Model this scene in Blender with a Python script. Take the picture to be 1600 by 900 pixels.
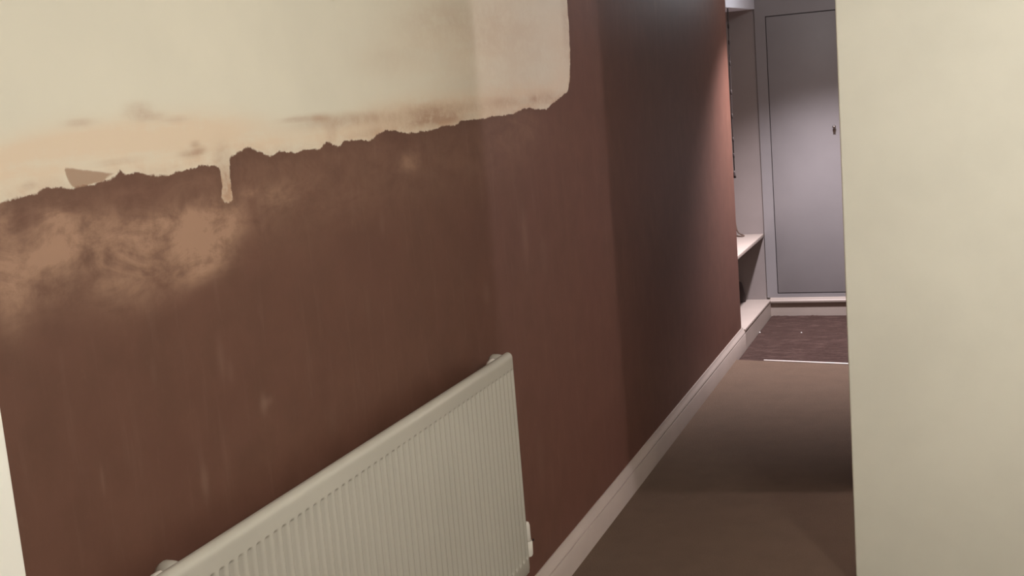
import bpy, bmesh, math, random
import numpy as np
from mathutils import Matrix, Vector
for o in list(bpy.data.objects): bpy.data.objects.remove(o)
sc = bpy.context.scene
COL = sc.collection
PI = math.pi

# ------------------------------------------------------------------ camera
# world: wall_left is the plane x=0, the hall runs along +Y, carpet at z=0
cd = bpy.data.cameras.new('camera'); cam = bpy.data.objects.new('camera', cd); COL.objects.link(cam)
FX = 1848.7
cd.sensor_width = 36.0; cd.lens = 36.0*FX/1600.0; cd.clip_start = .02
Fw = Vector((-0.36090476, 0.91891966, -0.15916788)); Rt = Vector((0.93242289, 0.35219003, -0.08093042)); Up = Vector((0.01831121, 0.17761995, 0.98392878))
m = Matrix((Rt, Up, -Fw)).transposed().to_4x4(); m.translation = Vector((1.3674, 0, 1.7048))
cam.matrix_world = m
sc.camera = cam

# ------------------------------------------------------------------ world, lights, exposure
w = bpy.data.worlds.new('world'); sc.world = w; w.use_nodes = True
w.node_tree.nodes['Background'].inputs[0].default_value = (.05, .05, .055, 1)
w.node_tree.nodes['Background'].inputs[1].default_value = .3
sc.view_settings.view_transform = 'Standard'; sc.view_settings.look = 'None'
sc.view_settings.gamma = 1; sc.view_settings.use_curve_mapping = False
sc.view_settings.exposure = 0.0
def lamp(name, kind, loc, power, col, radius, **kw):
    l = bpy.data.lights.new(name, kind); l.energy = power; l.color = col; l.shadow_soft_size = radius
    for k, v in kw.items(): setattr(l, k, v)
    o = bpy.data.objects.new(name, l); o.location = loc; COL.objects.link(o)
    return o
lamp('living_room_lamp_light', 'POINT', (2.08, 1.62, 2.20), 96, (1.0, .965, .905), .20)
lamp('side_room_lamp_light', 'POINT', (2.84, 5.07, 2.10), 69, (1.0, .89, .96), .06)
lamp('hall_downlight', 'SPOT', (.55, 7.50, 2.36), 450, (1.0, .92, .99), .05, spot_size=math.radians(110), spot_blend=1.0)
lamp('hall_downlight_glow', 'POINT', (.55, 7.50, 2.33), 6.0, (.92, .94, 1.0), .05)

# ------------------------------------------------------------------ helpers
def tag(o, label=None, cat=None, group=None, kind=None):
    if label: o['label'] = label
    if cat: o['category'] = cat
    if group: o['group'] = group
    if kind: o['kind'] = kind
    return o
def link(name, me, mat, parent=None, smooth=False):
    o = bpy.data.objects.new(name, me); COL.objects.link(o)
    if mat: me.materials.append(mat)
    if parent: o.parent = parent
    if smooth:
        for p in me.polygons: p.use_smooth = True
    return o
def empty(name, loc, label=None, cat=None, group=None, kind=None):
    o = bpy.data.objects.new(name, None); COL.objects.link(o); o.location = loc; o.empty_display_size = .05
    return tag(o, label, cat, group, kind)
class MB:
    """collects shapes into one mesh; origin is subtracted so that parts sit local to their parent"""
    def __init__(s, org=(0, 0, 0)): s.v = []; s.f = []; s.o = org
    def add(s, vs, fs):
        n = len(s.v); s.v += [(a-s.o[0], b-s.o[1], c-s.o[2]) for a, b, c in vs]; s.f += [[i+n for i in f] for f in fs]; return s
    def box(s, x0, x1, y0, y1, z0, z1):
        return s.add([(x0,y0,z0),(x1,y0,z0),(x1,y1,z0),(x0,y1,z0),(x0,y0,z1),(x1,y0,z1),(x1,y1,z1),(x0,y1,z1)],
                     [(0,3,2,1),(4,5,6,7),(0,1,5,4),(1,2,6,5),(2,3,7,6),(3,0,4,7)])
    def prism_y(s, prof, y0, y1):      # prof: (x,z) loop, counter-clockwise seen from -Y
        n = len(prof)
        vs = [(x, y0, z) for x, z in prof]+[(x, y1, z) for x, z in prof]
        fs = [(i, i+n, (i+1) % n+n, (i+1) % n) for i in range(n)]+[list(range(n)), list(range(2*n-1, n-1, -1))]
        return s.add(vs, fs)
    def prism_x(s, prof, x0, x1):      # prof: (y,z)
        n = len(prof)
        vs = [(x0, y, z) for y, z in prof]+[(x1, y, z) for y, z in prof]
        fs = [(i, (i+1) % n, (i+1) % n+n, i+n) for i in range(n)]+[list(range(n-1, -1, -1)), list(range(n, 2*n))]
        return s.add(vs, fs)
    def lathe(s, c, axis, prof, n=20):  # prof: (t along axis, radius)
        ax = {'x': (0, 1, 2), 'y': (1, 2, 0), 'z': (2, 0, 1)}[axis]
        vs = []; fs = []
        for t, r in prof:
            for k in range(n):
                a = 2*PI*k/n; p = [0, 0, 0]
                p[ax[0]] = c[ax[0]]+t; p[ax[1]] = c[ax[1]]+r*math.cos(a); p[ax[2]] = c[ax[2]]+r*math.sin(a)
                vs.append(tuple(p))
        for i in range(len(prof)-1):
            for k in range(n):
                fs.append((i*n+k, i*n+(k+1) % n, (i+1)*n+(k+1) % n, (i+1)*n+k))
        fs.append(list(range(n-1, -1, -1))); fs.append(list(range((len(prof)-1)*n, len(prof)*n)))
        return s.add(vs, fs)
    def tube(s, pts, r, n=8):
        pts = [Vector(p) for p in pts]; vs = []; fs = []
        for i, p in enumerate(pts):
            t = (pts[min(i+1, len(pts)-1)]-pts[max(i-1, 0)]).normalized()
            a = t.orthogonal().normalized() if i == 0 else (a-t*a.dot(t)).normalized()
            b = t.cross(a)
            for k in range(n):
                q = p+r*(a*math.cos(2*PI*k/n)+b*math.sin(2*PI*k/n)); vs.append(tuple(q))
        for i in range(len(pts)-1):
            for k in range(n): fs.append((i*n+k, i*n+(k+1) % n, (i+1)*n+(k+1) % n, (i+1)*n+k))
        fs.append(list(range(n-1, -1, -1))); fs.append(list(range((len(pts)-1)*n, len(pts)*n)))
        return s.add(vs, fs)
    def build(s, name, mat, parent=None, smooth=False, bevel=0, seg=2, auto=None):
        me = bpy.data.meshes.new(name); me.from_pydata(s.v, [], s.f)
        if bevel or auto is not None or True:
            bm = bmesh.new(); bm.from_mesh(me)
            bmesh.ops.recalc_face_normals(bm, faces=bm.faces)
            if bevel:
                es = [e for e in bm.edges if len(e.link_faces) == 2 and e.calc_face_angle(0) > math.radians(30)]
                bmesh.ops.bevel(bm, geom=es, offset=bevel, segments=seg, profile=.5, affect='EDGES', clamp_overlap=True)
            if auto is not None:
                for e in bm.edges:
                    if len(e.link_faces) == 2 and e.calc_face_angle(0) > math.radians(auto): e.smooth = False
            bm.to_mesh(me); bm.free()
        return link(name, me, mat, parent, smooth or bevel > 0 or auto is not None)

class NT:
    """tiny node-graph writer"""
    def __init__(s, name, rough=.6, spec=.4, metal=0):
        s.m = bpy.data.materials.new(name); s.m.use_nodes = True; s.t = s.m.node_tree; s.b = s.t.nodes['Principled BSDF']
        s.b.inputs['Roughness'].default_value = rough; s.b.inputs['Specular IOR Level'].default_value = spec; s.b.inputs['Metallic'].default_value = metal
        s.tc = s.t.nodes.new('ShaderNodeTexCoord'); s.pos = s.t.nodes.new('ShaderNodeNewGeometry').outputs['Position']
    def put(s, inp, v):
        if hasattr(v, 'is_output'): s.t.links.new(v, inp)
        elif isinstance(v, (tuple, list)) and len(v) == 3 and inp.type == 'RGBA': inp.default_value = (*v, 1)
        else: inp.default_value = v
    def math(s, op, a, b=0, c=None, clamp=False):
        n = s.t.nodes.new('ShaderNodeMath'); n.operation = op; n.use_clamp = clamp
        s.put(n.inputs[0], a); s.put(n.inputs[1], b)
        if c is not None: s.put(n.inputs[2], c)
        return n.outputs[0]
    def mix(s, f, a, b, mode='MIX'):
        n = s.t.nodes.new('ShaderNodeMix'); n.data_type = 'RGBA'; n.blend_type = mode
        s.put(n.inputs[0], f); s.put(n.inputs[6], a); s.put(n.inputs[7], b); return n.outputs[2]
    def ramp(s, v, lo, hi, a=0., b=1., smooth=True):
        n = s.t.nodes.new('ShaderNodeMapRange'); n.interpolation_type = 'SMOOTHSTEP' if smooth else 'LINEAR'
        s.put(n.inputs[0], v)
        for i, q in enumerate((lo, hi, a, b)): s.put(n.inputs[1+i], q)
        return n.outputs[0]
    def noise(s, scale, detail=4, rough=.55, stretch=(1, 1, 1), off=(0, 0, 0), dist=0):
        mp = s.t.nodes.new('ShaderNodeMapping'); s.t.links.new(s.pos, mp.inputs[0]); mp.inputs['Scale'].default_value = stretch; mp.inputs['Location'].default_value = off
        n = s.t.nodes.new('ShaderNodeTexNoise'); s.t.links.new(mp.outputs[0], n.inputs['Vector'])
        n.inputs['Scale'].default_value = scale; n.inputs['Detail'].default_value = detail; n.inputs['Roughness'].default_value = rough; n.inputs['Distortion'].default_value = dist
        return n.outputs[0]
    def attr(s, name):
        n = s.t.nodes.new('ShaderNodeAttribute'); n.attribute_name = name; return n.outputs['Fac']
    def bump(s, h, strength=.3, dist=.002):
        n = s.t.nodes.new('ShaderNodeBump'); n.inputs['Strength'].default_value = strength; n.inputs['Distance'].default_value = dist
        s.put(n.inputs['Height'], h); s.t.links.new(n.outputs[0], s.b.inputs['Normal']); return s
    def color(s, c): s.put(s.b.inputs['Base Color'], c); return s

def paint(name, col, rough=.5, var=.06, bump=.15, bscale=60, spec=.4):
    g = NT(name, rough, spec)
    n = g.noise(3.2, 4); k = g.ramp(n, .3, .7)
    dark = tuple(c*(1-var) for c in col); lite = tuple(min(1, c*(1+var*.5)) for c in col)
    g.color(g.mix(k, dark, lite)); g.bump(g.noise(bscale, 3), bump, .002)
    return g.m
CREAM = (.87, .845, .745)
M = {}
M['cream'] = paint('cream_wall_paint', CREAM, .62, .04, .22, 38)
M['ceiling'] = paint('ceiling_paint', (.80, .77, .70), .8, .03)
M['white_gloss'] = paint('white_gloss_paint', (.88, .86, .80), .38, .05, .10, 50)
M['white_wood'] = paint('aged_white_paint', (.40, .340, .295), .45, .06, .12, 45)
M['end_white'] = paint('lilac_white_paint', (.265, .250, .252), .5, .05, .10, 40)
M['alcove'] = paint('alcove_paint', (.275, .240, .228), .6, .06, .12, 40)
M['low_bounce'] = paint('low_bounce_wall', (.26, .19, .15), .65, .1, .2, 30)  # unseen hall wall, toned dark to cut bounce light into the hall
M['lintel'] = paint('daylit_white_paint', (.74, .78, .86), .5, .03, .08, 40)  # white paint with the blue cast of daylight put into its colour
M['radiator'] = paint('radiator_enamel', (.435, .41, .36), .24, .03, .01, 40, .7)
M['plastic'] = paint('white_plastic', (.76, .72, .66), .4, .03, .02)
M['dark'] = paint('dark_gap', (.03, .025, .025), .8, .05, .02)
M['brown_thing'] = paint('dark_brown_leather', (.045, .030, .028), .6, .3, .2, 80)
M['cable'] = paint('brown_flex', (.13, .085, .065), .6, .2, .1, 200)
M['cord'] = paint('dark_cord', (.030, .021, .019), .7, .2, .1, 200)
M['brass'] = NT('dull_metal', .35, .5, .9).color((.30, .27, .25)).m
M['strip'] = paint('pale_threshold', (.86, .80, .74), .3, .03, .02)
M['chalk'] = paint('chalky_crumb', (.8, .78, .74), .8)

def carpet_mat():
    g = NT('beige_carpet', .95, .15)
    n = g.noise(9, 3); f = g.noise(420, 3, .7); big = g.noise(1.6, 3)
    c = g.mix(g.ramp(f, .3, .7), (.096, .063, .042), (.176, .120, .086))
    c = g.mix(g.ramp(n, .35, .75, 0, .35), c, (.10, .070, .050))
    c = g.mix(g.ramp(big, .4, .7, 0, .25), c, (.148, .106, .078))
    g.color(c); g.bump(g.math('ADD', f, g.noise(150, 2)), .7, .004)
    return g.m
M['carpet'] = carpet_mat()
def coir_mat():
    g = NT('brown_coir', .95, .1)
    f = g.noise(300, 3, .7); st = g.noise(26, 4, .6, (.35, 1.6, 1)); big = g.noise(5, 3)
    c = g.mix(g.ramp(f, .3, .7), (.042, .025, .021), (.084, .051, .042))
    c = g.mix(g.ramp(st, .45, .75, 0, .6), c, (.145, .092, .078))
    c = g.mix(g.ramp(big, .45, .75, 0, .4), c, (.07, .042, .036))
    g.color(c); g.bump(g.math('ADD', f, st), .9, .006)
    return g.m
M['coir'] = coir_mat()

# ------------------------------------------------------------------ wall_left: patch-plastered wall
BOUND = [(1.346,1.607),(1.397,1.61),(1.429,1.616),(1.478,1.614),(1.491,1.622),(1.525,1.621),(1.554,1.615),(1.594,1.615),(1.636,1.618),(1.671,1.627),(1.679,1.635),(1.686,1.626),(1.726,1.626),(1.767,1.616),(1.812,1.618),(1.859,1.621),(1.916,1.624),(1.951,1.621),(1.969,1.613),(1.972,1.598),(1.971,1.579),(1.969,1.553),(1.973,1.545),(1.989,1.543),(2.004,1.546),(2.003,1.576),(2.002,1.604),(2.005,1.63),(2.039,1.641),(2.065,1.644),(2.086,1.645),(2.111,1.638),(2.136,1.631),(2.157,1.623),(2.183,1.629),(2.214,1.629),(2.243,1.627),(2.263,1.623),(2.288,1.626),(2.31,1.624),(2.335,1.624),(2.365,1.624),(2.385,1.63),(2.398,1.637),(2.412,1.637),(2.424,1.629),(2.444,1.624),(2.462,1.624),(2.483,1.634),(2.527,1.632),(2.54,1.634),(2.556,1.631),(2.605,1.627),(2.63,1.631),(2.648,1.638),(2.692,1.645),(2.703,1.648),(2.746,1.644),(2.778,1.638),(2.823,1.633),(2.906,1.63),(2.955,1.631),(3.011,1.635),(3.073,1.638),(3.128,1.641),(3.19,1.647),(3.243,1.646),(3.343,1.646),(3.412,1.65),(3.499,1.651),(3.59,1.649),(3.631,1.649),(3.694,1.66),(3.707,1.665),(3.75,1.661),(3.795,1.664),(3.845,1.657),(3.911,1.655),(3.944,1.652),(3.988,1.663),(4.063,1.678),(4.14,1.697),(4.203,1.709),(4.236,1.75),(4.261,1.825),(4.275,1.947),(4.274,2.039),(4.284,2.178),(4.29,2.5)]
BOUND = [(-3, 1.60)]+BOUND
FLAP = [(1.543,1.651),(1.567,1.648),(1.59,1.643),(1.627,1.637),(1.665,1.63),(1.63,1.619),(1.594,1.616),(1.56,1.614),(1.551,1.622),(1.545,1.635)]
# soft stains, plus painted lamplight in three broad blobs leading the first list: (Y, Z, spread Y, spread Z, strength)
PATCH_AND_LIGHT = [(1.70,1.555,.50,.10,.17),(2.65,1.55,.55,.09,.12),(3.6,1.55,.4,.09,.07),(1.859,1.503,.112,.033,.9),(1.932,1.508,.064,.031,.6),(1.899,1.45,.058,.029,.65),(1.738,1.521,.055,.022,.55),(1.492,1.539,.05,.035,.6),(1.597,1.535,.072,.026,.45),(1.659,1.476,.077,.035,.5),(1.453,1.488,.085,.039,.4),(1.383,1.51,.032,.076,.5),(1.506,1.576,.02,.009,.5),(1.569,1.555,.047,.013,.3),(1.394,1.597,.019,.029,.3),(2.172,1.539,.064,.019,.3),(2.07,1.556,.023,.006,.4),(2.822,1.559,.055,.019,.35),(1.709,1.422,.109,.034,.25),(1.844,1.434,.05,.024,.3),(3.656,1.602,.187,.041,.12)]
TAN = [(3.60,1.86,.44,.17,.16),(1.988,1.585,.026,.046,1.0),(1.746,1.732,.028,.012,.55),(1.789,1.722,.025,.006,.3),(1.889,1.648,.03,.006,.6),(1.902,1.664,.012,.005,.5),(1.92,1.652,.014,.006,.3),(1.595,1.72,.028,.005,.35),(1.853,1.713,.031,.005,.25),(1.462,1.629,.013,.005,.4),(1.677,1.649,.042,.004,.3),(2.499,1.682,.164,.012,.42),(2.381,1.693,.035,.007,.35),(2.886,1.672,.23,.024,.45),(3.054,1.674,.16,.024,.32),(2.433,1.66,.024,.018,.25),(2.639,1.645,.088,.008,.3),(3.05,1.652,.135,.01,.4),(3.446,1.682,.227,.019,.22),(3.933,1.694,.139,.018,.25),(3.999,1.678,.18,.018,.25),(3.559,1.688,.104,.012,.25),(3.839,1.69,.033,.009,.3),(2.73,1.82,.111,.032,.1),(3.113,1.934,.138,.044,.12),(3.448,1.925,.284,.058,.1),(2.297,1.695,.055,.005,.25),(2.257,1.694,.042,.004,.2),(2.896,1.895,.122,.067,.08),(4.244,1.946,.039,.116,.25)]
SMEAR = [(1.445,1.655,.083,.029,.9),(1.579,1.681,.128,.029,.9),(1.761,1.674,.131,.036,.9),(1.938,1.687,.13,.03,.85),(1.889,1.648,.125,.022,.8),(2.138,1.676,.088,.024,.35),(2.132,1.646,.074,.011,.6),(2.316,1.652,.175,.02,.4),(2.557,1.653,.207,.025,.75),(2.888,1.677,.255,.034,.8),(3.29,1.678,.264,.033,.7),(3.803,1.702,.343,.039,.7),(4.168,1.784,.107,.138,.4),(3.218,1.792,.481,.11,.25),(3.557,1.928,.503,.119,.3)]
STREAK = [(2.026,1.119,.01,.018,.8),(2.046,1.121,.014,.007,.5),(1.53,1.126,.004,.019,.6),(1.802,1.03,.009,.026,.6),(1.9,1.248,.01,.031,.4),(2.632,1.418,.01,.022,.35),(3.635,1.246,.024,.062,.4),(3.807,1.155,.026,.054,.3),(3.266,1.121,.02,.023,.4),(1.926,1.215,.008,.017,.35),(2.293,1.003,.017,.035,.2),(3.616,.482,.025,.084,.25),(1.696,1.272,.007,.02,.3),(2.515,1.229,.01,.031,.25)]
H = 2.42            # ceiling height
YC = 7.441          # where the plastered wall ends and the alcove begins
YE = 8.5425         # end wall
XW = .996           # hall width
YR = 3.85           # return wall facing the camera

def poly_dist(Y, Z, pts, closed=False):
    d = np.full(Y.shape, 9.0)
    q = pts+[pts[0]] if closed else pts
    for (a, b), (c, e) in zip(q[:-1], q[1:]):
        ux, uz = c-a, e-b; L = ux*ux+uz*uz+1e-12
        t = np.clip(((Y-a)*ux+(Z-b)*uz)/L, 0, 1)
        d = np.minimum(d, np.hypot(Y-a-t*ux, Z-b-t*uz))
    return d
def inside(Y, Z, pts):
    r = np.zeros(Y.shape, bool); n = len(pts)
    for i in range(n):
        a, b = pts[i]; c, e = pts[(i+1) % n]
        if b == e: continue
        k = ((b > Z) != (e > Z)) & (Y < (c-a)*(Z-b)/(e-b)+a)
        r ^= k
    return r
def blobs(Y, Z, L):
    s = np.zeros(Y.shape)
    for a, b, sa, sb, k in L:
        s = np.maximum(s, 0)+k*np.exp(-.5*(((Y-a)/sa)**2+((Z-b)/sb)**2)**1.3)
    return np.clip(s, 0, 1)

def wall_left():
    r = .022
    ys = np.concatenate([np.arange(1.2, 4.4, .0055), np.linspace(4.4, YC-r-.01, 40), (YC-r)+r*np.sin(np.linspace(0, PI/2, 10))])
    zs = np.concatenate([np.linspace(-.03, .85, 16), np.arange(.86, 2.1, .0055), np.linspace(2.1, H, 6)])
    Y, Z = np.meshgrid(ys, zs, indexing='ij')
    X = np.where(Y > YC-r, -(r-np.sqrt(np.maximum(0, r*r-(Y-(YC-r))**2))), 0)
    nY, nZ = Y.shape
    V = np.stack([X, Y, Z], -1).reshape(-1, 3)
    i = np.arange(nY-1)[:, None]*nZ+np.arange(nZ-1)[None]; i = i.ravel()
    Fq = np.stack([i, i+nZ, i+nZ+1, i+1], -1)
    n0 = len(V)
    # solid behind the finished face: reveal of the alcove, near jamb, back
    ext = np.array([(-r, YC, -.03), (-.42, YC, -.03), (-.42, YC, H), (-r, YC, H), (0, 1.2, -.03), (-.42, 1.2, -.03), (-.42, 1.2, H), (0, 1.2, H)])
    Fe = np.array([(0, 1, 2, 3), (4, 7, 6, 5), (5, 6, 2, 1), (7, 3, 2, 6), (4, 5, 1, 0)])+n0
    V = np.concatenate([V, ext]); FA = np.concatenate([Fq, Fe])
    me = bpy.data.meshes.new('wall_left')
    me.vertices.add(len(V)); me.vertices.foreach_set('co', V.astype(np.float32).ravel())
    me.loops.add(FA.size); me.loops.foreach_set('vertex_index', FA.astype(np.int32).ravel())
    me.polygons.add(len(FA)); me.polygons.foreach_set('loop_start', (np.arange(len(FA))*4).astype(np.int32))
    me.update(calc_edges=True); me.validate()
    sm = np.ones(len(FA), bool); sm[-5:] = False; me.polygons.foreach_set('use_smooth', sm)
    y, z = V[:, 1], V[:, 2]
    brown = ~inside(y, z, BOUND+[(-3, 2.5)])
    sd = poly_dist(y, z, BOUND)*np.where(brown, 1, -1)
    fd = poly_dist(y, z, FLAP, True)*np.where(inside(y, z, FLAP), 1, -1)
    # flap fades out towards its right tip
    at = dict(edge=np.clip(sd, -.4, .4), flap=np.clip(fd, -.1, .1), patch=blobs(y, z, PATCH_AND_LIGHT), tan=blobs(y, z, TAN), smear=blobs(y, z, SMEAR), streak=blobs(y, z, STREAK))
    for k, v in at.items():
        a = me.attributes.new(k, 'FLOAT', 'POINT'); a.data.foreach_set('value', v.astype(np.float32))
    g = NT('patch_plaster', .62, .35)
    n1 = g.noise(38, 5, .6); n2 = g.noise(9, 5, .6, off=(3, 1, 7)); n3 = g.noise(2.3, 4, .55, off=(1, 5, 2)); hor = g.noise(14, 5, .6, (1, .25, 1.8)); ver = g.noise(20, 4, .6, (1, 1.3, .16))
    mott = g.noise(16, 6, .65, (1, .42, 1), (5, 2, 0), .6)
    # --- cream field
    cream = g.mix(g.ramp(n3, .3, .7), (.615, .578, .485), (.665, .622, .518))
    sm_ = g.math('MULTIPLY', g.attr('smear'), g.ramp(g.math('ADD', hor, g.math('MULTIPLY', n1, .35)), .38, .80, .45, 1.1))
    cream = g.mix(g.math('MINIMUM', sm_, 1), cream, (.645, .520, .395))
    tn = g.math('MULTIPLY', g.attr('tan'), g.ramp(g.math('ADD', mott, g.math('MULTIPLY', n1, .4)), .45, .85, .55, 1.35))
    cream = g.mix(g.math('MINIMUM', tn, 1), cream, (.40, .265, .185))
    # --- brown plaster
    br = g.mix(g.ramp(n2, .3, .7), (.100, .044, .0285), (.121, .054, .036))
    br = g.mix(g.ramp(n3, .35, .7, 0, .5), br, (.113, .047, .033))
    br = g.mix(g.ramp(ver, .52, .78, 0, .22), br, (.19, .107, .078))
    br = g.mix(g.ramp(g.noise(30, 4, .6, (1, 1, .5), (7, 7, 1)), .6, .8, 0, .15), br, (.21, .118, .082))
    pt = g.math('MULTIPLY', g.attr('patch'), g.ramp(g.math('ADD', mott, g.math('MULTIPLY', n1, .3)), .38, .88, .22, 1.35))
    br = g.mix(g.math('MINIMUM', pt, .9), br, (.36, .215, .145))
    br = g.mix(g.math('MULTIPLY', g.attr('streak'), .26), br, (.34, .22, .165))
    # darker wet rim right along the edge of the new plaster
    e = g.attr('edge'); ew = g.math('ADD', e, g.math('MULTIPLY', g.math('SUBTRACT', n1, .5), .016))
    ew = g.math('ADD', ew, g.math('MULTIPLY', g.math('SUBTRACT', g.noise(130, 3, .6), .5), .007))
    ew = g.math('ADD', ew, g.math('MULTIPLY', g.math('SUBTRACT', g.noise(15, 3, .6, (1, .6, 1), (2, 9, 4)), .5), .016))
    rim = g.math('MULTIPLY', g.ramp(ew, 0, .004), g.ramp(ew, .008, .03, 1, 0))
    br = g.mix(g.math('MULTIPLY', rim, .22), br, (.092, .043, .026))
    mask = g.ramp(ew, -.0015, .0025)
    # thin stain bleeding from the edge into the cream
    bleed = g.math('MULTIPLY', g.ramp(ew, -.022, -.001), g.ramp(mott, .35, .7, .05, .5))
    cream = g.mix(bleed, cream, (.50, .31, .20))
    c = g.mix(mask, cream, br)
    fl = g.math('MULTIPLY', g.ramp(g.math('ADD', g.attr('flap'), g.math('MULTIPLY', g.math('SUBTRACT', n1, .5), .006)), -.001, .003), g.ramp(e, .004, -.002))
    c = g.mix(g.math('MULTIPLY', fl, .85), c, (.31, .190, .125))
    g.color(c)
    g.put(g.b.inputs['Roughness'], g.ramp(mask, 0, 1, .62, .55))
    hgt = g.math('ADD', g.math('MULTIPLY', mask, .6), g.math('ADD', g.math('MULTIPLY', n2, .35), g.math('MULTIPLY', g.noise(3, 3), 1.2)))
    g.bump(hgt, .35, .004)
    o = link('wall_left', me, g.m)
    return tag(o, 'long left wall, fresh brown plaster patch below old cream paint, radiator mounted on it', 'wall', kind='structure')
wall_left()

def struct(name, mb, mat, label, cat, **k): return tag(mb.build(name, M[mat], **k), label, cat, kind='structure')
# near part of the left wall, above and before the white door frame
struct('wall_front', MB().box(-.42, 4.1, -1.72, -1.6, -.03, H), 'cream', 'cream wall behind the camera closing the room', 'wall')
struct('wall_near', MB().box(-.12, 0, -1.6, .30, -.03, H).box(-.12, 0, .30, 1.2, 2.03, H), 'cream', 'cream wall around the white door at far left', 'wall')
# return wall with slightly rounded arris
struct('wall_return', MB().box(XW, 4.0, YR, YR+.10, -.03, H), 'cream', 'cream return wall filling the right side, nearest the camera', 'wall', bevel=.006, seg=3)
struct('wall_right', MB().box(XW, XW+.10, 4.82, YE+.1, -.03, H), 'low_bounce', 'right wall of the narrow hall beyond the side opening', 'wall')
struct('wall_side', MB().box(4.0, 4.1, -1.6, 7.1, -.03, H), 'cream', 'cream far side wall of the adjoining rooms', 'wall')
struct('wall_back', MB().box(XW+.10, 4.0, 7.0, 7.1, -.03, H), 'cream', 'cream back wall of the side room', 'wall')
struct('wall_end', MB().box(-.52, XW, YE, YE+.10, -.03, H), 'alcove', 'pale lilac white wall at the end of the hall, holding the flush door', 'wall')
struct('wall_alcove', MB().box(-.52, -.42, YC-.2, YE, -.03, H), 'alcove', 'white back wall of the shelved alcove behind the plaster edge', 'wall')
struct('ceiling', MB().box(-.52, 4.1, -1.72, YE+.1, H, H+.08), 'ceiling', 'plain white ceiling over hall and rooms', 'ceiling')
MATY0, MATY1 = 7.10, 6.965   # carpet edge, left and right
fl = MB(); fl.add([(-.12,-1.6,0),(4,-1.6,0),(4,YE,0),(XW,YE,0),(XW,6.93,0),(0,7.10,0),(-.12,7.12,0)], [(0,1,2,3,4,5,6)])
fl.add([(XW,6.93,0),(XW,6.93,-.03),(0,7.10,-.03),(0,7.10,0)], [(0,1,2,3)])
fl.add([(-.52,6.8,-.03),(XW,6.8,-.03),(XW,YE,-.03),(-.52,YE,-.03)], [(0,1,2,3)])
struct('floor', fl, 'carpet', 'short beige carpet running down the hall', 'floor')
# lintel over the alcove
lt = MB().prism_x([(YC, 2.139), (YE, 2.168), (YE, H), (YC, H)], -.42, 0)
struct('trim_1', lt, 'lintel', 'white lintel over the alcove at the top of the picture', 'lintel')

# ------------------------------------------------------------------ skirting
SK = [(0, -.03), (.020, -.03), (.021, .086), (.019, .0895), (.0135, .0905), (.0135, .0945), (.0195, .0965), (.0185, .101), (.0145, .107), (.0095, .115), (.006, .123), (.004, .1303), (0, .1303)]
sk = MB().prism_y(SK, 1.317, YC+.004)
bl = struct('baseboard_left', sk, 'white_wood', 'moulded white skirting board along the foot of the brown plaster wall', 'skirting board', auto=40)
EK = [(YE, -.03), (YE-.018, -.03), (YE-.018, .079), (YE-.034, .082), (YE-.037, .090), (YE-.036, .098), (YE-.030, .102), (YE-.028, .108), (YE-.024, .116), (YE-.012, .119), (YE, .119)]
struct('baseboard_end', MB().prism_x(EK[::-1], .018, XW), 'white_wood', 'white skirting with projecting lip below the flush door', 'skirting board', auto=40)
tr = empty('trim_2', (0, YC, 0), 'white boxed ledge at the foot of the alcove past the plaster edge', 'ledge', kind='structure')
MB((0, YC, 0)).prism_x([(YC+.004, .100), (YE-.001, .088), (YE-.001, .106), (YC+.004, .119)], -.42, .021).build('ledge_board', M['white_wood'], tr, bevel=.003)
MB((0, YC, 0)).box(-.42, .019, YC+.005, YE-.001, -.03, .088).build('ledge_riser', M['white_wood'], tr)

# ------------------------------------------------------------------ end door (flush, with a dark shadow gap) and frame
dr = empty('door_1', (.06, YE, .15), 'flush lilac white door in the end wall with small dark knob', 'door', kind='structure')
do = (.06, YE, .15)
DX0, DX1, DZ0, DZ1 = .075, .585, .153, 2.106
fr = MB(do)
fr.box(-.004, DX0-.005, YE-.013, YE-.001, .119, H-.001).box(DX1+.005, XW-.001, YE-.013, YE-.001, .119, H-.001)
fr.box(DX0-.005, DX1+.005, YE-.013, YE-.001, DZ1+.006, H-.001).box(DX0-.005, DX1+.005, YE-.013, YE-.001, .119, DZ0-.006)
fr.build('door_frame', M['end_white'], dr)
MB(do).box(DX0-.004, DX1+.004, YE-.004, YE-.0015, DZ0-.005, DZ1+.005).build('shadow_gap', M['dark'], dr)
pn = MB(do)
# the door hangs a little out of square: its hinge edge leans with the frame
pn.box(DX0, DX1, YE-.0125, YE-.0045, DZ0, DZ1)
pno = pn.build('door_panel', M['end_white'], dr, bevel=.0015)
MB(do).lathe((.511, YE-.0125, 1.318), 'y', [(0, .006), (-.010, .006), (-.014, .010), (-.022, .0125), (-.030, .010), (-.033, .004)], 16).build('knob', M['brass'], pno, smooth=True)
kp = MB(do); kp.box(.501, .519, YE-.015, YE-.0125, 1.266, 1.302); kp.build('keyhole_plate', M['brass'], pno, bevel=.001)

# ------------------------------------------------------------------ door frame at the far left
d2 = empty('door_2', (0, .3, 0), 'bright white door frame at lower left edge of the picture', 'door frame', kind='structure')
d2o = (0, .3, 0)
MB(d2o).box(0, .022, 1.215, 1.3165, -.03, 2.12).build('architrave', M['white_gloss'], d2, bevel=.004)
MB(d2o).box(0, .022, .20, .30, -.03, 2.12).build('architrave', M['white_gloss'], d2, bevel=.004)
MB(d2o).box(0, .022, .301, 1.214, 2.02, 2.12).build('architrave', M['white_gloss'], d2, bevel=.004)
MB(d2o).box(-.06, -.02, .301, 1.199, -.005, 2.02).build('door_leaf', M['white_gloss'], d2)

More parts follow.
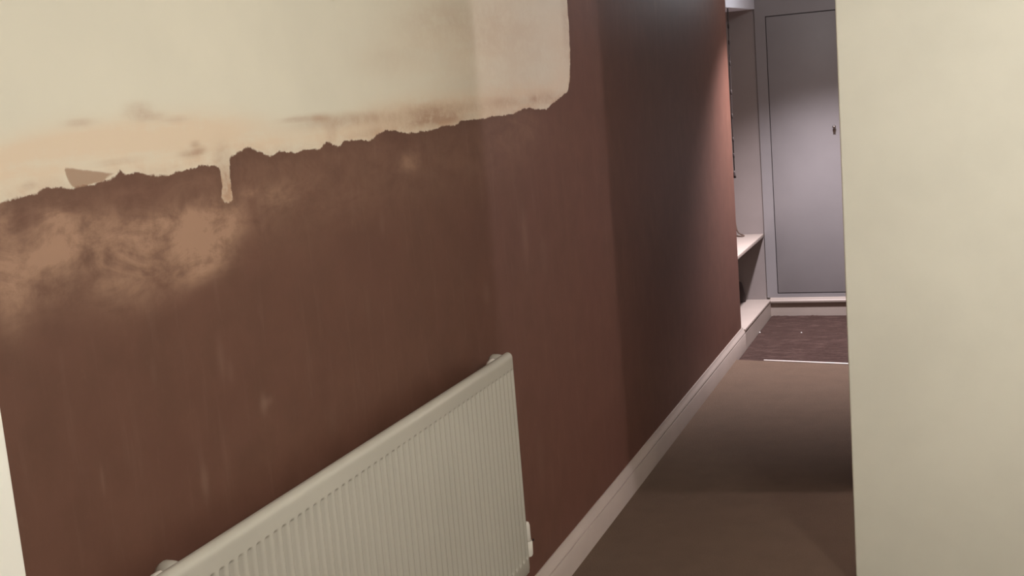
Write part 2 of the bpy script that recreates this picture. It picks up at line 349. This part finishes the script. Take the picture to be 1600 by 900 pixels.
# ------------------------------------------------------------------ radiator 1600 x 700
Y0, Y1, ZT, ZB, XF = 1.512, 3.159, .966, .278, .112
rad = empty('radiator', (.1, (Y0+Y1)/2, ZB), 'long white ribbed panel radiator mounted on the brown plaster wall', 'radiator')
RO = (.1, (Y0+Y1)/2, ZB)
def rad_panel():
    P = .030; G0 = 1.641
    ny = int(round((Y1-Y0)/P*10)); ys = np.linspace(Y0, Y1, ny+1)
    zt_r, zb_r = .9195, ZB+.050           # top and bottom of the ribs
    zs = np.concatenate([[ZB+.008, ZB+.02], np.linspace(zb_r-.004, zb_r+.014, 7), np.linspace(zb_r+.05, zt_r-.05, 8), np.linspace(zt_r-.014, zt_r+.002, 9), [ZT-.022, ZT-.016, ZT-.0125, ZT-.009, ZT-.006, ZT-.0035, ZT-.0015, ZT-.0004]])
    vs = []; fs = []
    nz = len(zs)
    for y in ys:
        ph = ((y-G0)/P) % 1.0; ph = min(ph, 1-ph)            # 0 in a groove
        gr = math.exp(-(ph/.19)**2) if Y0+.012 < y < Y1-.010 else 0
        bulge = .5-.5*math.cos(2*PI*min(.5, ph)) if Y0+.012 < y < Y1-.010 else 0
        for z in zs:
            t = min(1, max(0, min((z-zb_r)/.012, (zt_r-z)/.006))); t = t*t*(3-2*t)
            x = XF-.0078*gr*t+.0005*bulge*t
            if z > ZT-.016: x -= .016-math.sqrt(max(0, .016**2-(z-(ZT-.016))**2))
            if z < ZB+.012: x -= .004
            if y < Y0+.004 or y > Y1-.004: x -= .002
            vs.append((x, y, z))
    for i in range(len(ys)-1):
        for k in range(nz-1): fs.append((i*nz+k, (i+1)*nz+k, (i+1)*nz+k+1, i*nz+k+1))
    mb = MB(RO); mb.add(vs, fs)
    # rolled top rim, ends, rear sheet
    prof = [(XF-.0125, ZT-.0004), (XF-.014, ZT-.0001), (XF-.016, ZT), (XF-.020, ZT), (XF-.024, ZT-.002), (XF-.025, ZT-.010), (XF-.025, ZB+.01), (XF-.004, ZB+.006), (XF-.002, ZB+.05), (XF-.002, ZT-.016), (XF-.004, ZT-.007), (XF-.008, ZT-.0025)]
    n = len(prof); vs = [(x, Y0, z) for x, z in prof]+[(x, Y1, z) for x, z in prof]
    mb.add(vs, [(i, i+1, i+1+n, i+n) for i in range(n-5)]+[list(range(n)), list(range(2*n-1, n-1, -1))])
    return mb.build('ribbed_panel', M['radiator'], rad, smooth=True, auto=50)
rad_panel()
def plug(yc, zc, name):
    # tapping boss on the back of the panel with a rounded bleed plug pointing back and up
    o = MB(RO).lathe((0, yc, zc), 'x', [(XF-.024, .020), (XF-.030, .024), (XF-.040, .026), (XF-.054, .026), (XF-.062, .021), (XF-.066, .010)], 20).build(name, M['radiator'], rad, smooth=True)
    MB(RO).lathe((XF-.046, yc, zc), 'y', [(-.046, .006), (-.043, .013), (-.036, .017), (-.012, .017), (.012, .017), (.026, .015), (.030, .007)], 14).build('plug_cap', M['plastic'], o, smooth=True)
plug(3.136, .940, 'bleed_plug'); plug(1.584, .938, 'bleed_plug')
# lockshield valve at the lower right end
va = MB(RO).lathe((.058, 3.278, 0), 'z', [(.283, .010), (.285, .0165), (.290, .0185), (.330, .0195), (.334, .0165)], 20).build('valve', M['plastic'], rad, smooth=True, auto=50)
MB(RO).lathe((.058, 3.274, 0), 'z', [(.336, .0150), (.338, .0170), (.385, .0165), (.394, .0140), (.397, .006)], 20).build('valve_cap', M['plastic'], va, smooth=True, auto=60)
MB(RO).lathe((.078, 3.283, .336), 'x', [(0, .0035), (.0035, .0035), (.004, .001)], 10).build('screw', M['dark'], va)
MB(RO).lathe((.056, 3.120, .310), 'y', [(0, .009), (.130, .009), (.150, .009)], 14).build('valve_tail', M['plastic'], va, smooth=True, auto=40)
MB(RO).lathe((.056, 3.215, 0), 'z', [(.001, .0075), (.305, .0075)], 14).build('feed_pipe', M['plastic'], va, smooth=True, auto=40)
for yy in (1.95, 2.80):
    MB(RO).box(.0015, .006, yy-.02, yy+.02, ZB+.10, ZT-.10).box(.006, XF-.024, yy-.015, yy+.015, ZT-.16, ZT-.14).box(.006, XF-.024, yy-.015, yy+.015, ZB+.12, ZB+.14).build('wall_bracket', M['radiator'], rad)

# ------------------------------------------------------------------ alcove shelf and the little things there
sh = MB().box(-.42, -.012, YC+.002, YE-.001, .562, .586)
tag(sh.build('alcove_shelf', M['white_wood'], bevel=.002), 'white painted shelf in the alcove just past the plaster edge', 'shelf')
cb = MB().tube([(-.197, 8.46, .690), (-.192, 8.45, .662), (-.186, 8.45, .632), (-.176, 8.452, .612), (-.160, 8.450, .600), (-.142, 8.44, .594), (-.132, 8.42, .592), (-.140, 8.40, .592), (-.165, 8.41, .592), (-.19, 8.44, .5925)], .0055, 8)
tag(cb.build('cable', M['cable'], smooth=True), 'short brown curled cable on the white alcove shelf', 'cable')
bg = MB()
rings = [(0, .056, .040), (.01, .060, .044), (.06, .054, .040), (.11, .044, .032), (.14, .034, .024), (.150, .020, .014)]
vs = []; fs = []
for i, (h, a, b) in enumerate(rings):
    for k in range(16):
        t = 2*PI*k/16; vs.append((-.203+a*math.cos(t), 8.44+b*math.sin(t), .1085+h))
for i in range(len(rings)-1):
    for k in range(16): fs.append((i*16+k, i*16+(k+1) % 16, (i+1)*16+(k+1) % 16, (i+1)*16+k))
fs += [list(range(15, -1, -1)), list(range(80, 96))]
bg.add(vs, fs)
tag(bg.build('dark_pouch', M['brown_thing'], smooth=True, auto=60), 'small dark object standing on the low ledge under the alcove shelf', 'ornament')
pc = empty('pull_cord', (-.0265, 7.6, 1.075), 'thin dark cord hanging in the alcove beside the plaster edge', 'cord')
pco = (-.0265, 7.6, 1.075)
MB(pco).tube([(-.016, 7.6, 2.140), (-.020, 7.6, 1.80), (-.0245, 7.6, 1.4), (-.0265, 7.6, 1.12)], .0035, 8).build('cord', M['cord'], pc, smooth=True)
MB(pco).lathe((-.0265, 7.6, 1.075), 'z', [(0, .004), (.002, .010), (.018, .009), (.034, .006), (.048, .0035)], 12).build('cord_pull', M['cord'], pc, smooth=True)
bead = MB().lathe((0, 0, 0), 'z', [(-.016, .003), (-.010, .0055), (.010, .0055), (.016, .003)], 8)
bead0 = None
for k, z in enumerate((2.03, 1.93, 1.80, 1.62, 1.47, 1.32, 1.22)):
    t = (2.14-z)/1.02
    if bead0 is None: bead0 = bead.build('cord_bead', M['cord'], pc, smooth=True); o = bead0
    else: o = bead0.copy(); COL.objects.link(o); o.parent = pc
    o.location = (-.016-.0105*t-pco[0], 0, z-pco[2])

# ------------------------------------------------------------------ doormat, threshold, crumbs, nail
def doormat():
    nx, ny = 60, 90; rnd = random.Random(4); vs = []; fs = []
    for i in range(nx+1):
        for j in range(ny+1):
            u, v = i/nx, j/ny; x = .022+u*(XW-.03); yA = 7.103-.17*x+.006; y = yA+(YE-.020-yA)*v
            z = -.012+.0022*math.sin(v*210+3*math.sin(u*9))+rnd.uniform(-.0016, .0016)
            if i in (0, nx) or j in (0, ny): z = -.016
            vs.append((x, y, z))
    for i in range(nx):
        for j in range(ny): a = i*(ny+1)+j; fs.append((a, a+ny+1, a+ny+2, a+1))
    n = len(vs)
    for (i, j) in ((0, 0), (nx, 0), (nx, ny), (0, ny)): x, y, z = vs[i*(ny+1)+j]; vs.append((x, y, -.0298))
    c = [0, nx*(ny+1), nx*(ny+1)+ny, ny]
    mb = MB(); mb.add(vs, fs+[(n, n+1, n+2, n+3)][::-1]+[(c[k], n+k, n+(k+1) % 4, c[(k+1) % 4]) for k in range(4)])
    return tag(mb.build('doormat', M['coir']), 'dark brown fitted coir doormat sunk in front of the end door', 'doormat')
doormat()
st = MB()
def sy(x): return 7.103-.17*x
st.add([(.19, sy(.19), .0005), (XW-.002, sy(XW), .0005), (XW-.002, sy(XW)+.014, .0005), (.19, sy(.19)+.011, .0005),
        (.19, sy(.19)+.003, .006), (XW-.002, sy(XW)+.003, .007), (XW-.002, sy(XW)+.014, .008), (.19, sy(.19)+.011, .006)],
       [(3,2,1,0),(4,5,6,7),(0,1,5,4),(1,2,6,5),(2,3,7,6),(3,0,4,7)])
tag(st.build('trim_3', M['strip'], bevel=.001), 'bright metal threshold strip between beige carpet and doormat', 'threshold', kind='structure')
for i, (x, y) in enumerate(((.030, 7.93), (.308, 7.92))):
    cr = MB().lathe((x, y, -.008), 'z', [(-.004, .002), (-.001, .006), (.001, .005), (.003, .0015)], 7)
    tag(cr.build('plaster_crumb', M['chalk']), ['tiny white crumb on the doormat against the skirting', 'tiny white crumb in the middle of the doormat'][i], 'crumb', 'crumbs on the doormat')
nl = MB().lathe((0, 2.493, 1.962), 'x', [(-.01, .0015), (.010, .0015), (.0105, .004), (.0125, .0035), (.013, .001)], 10)
tag(nl.build('nail', M['cord'], smooth=True, auto=40), 'tiny dark nail in the cream paint at the top of the picture', 'nail')
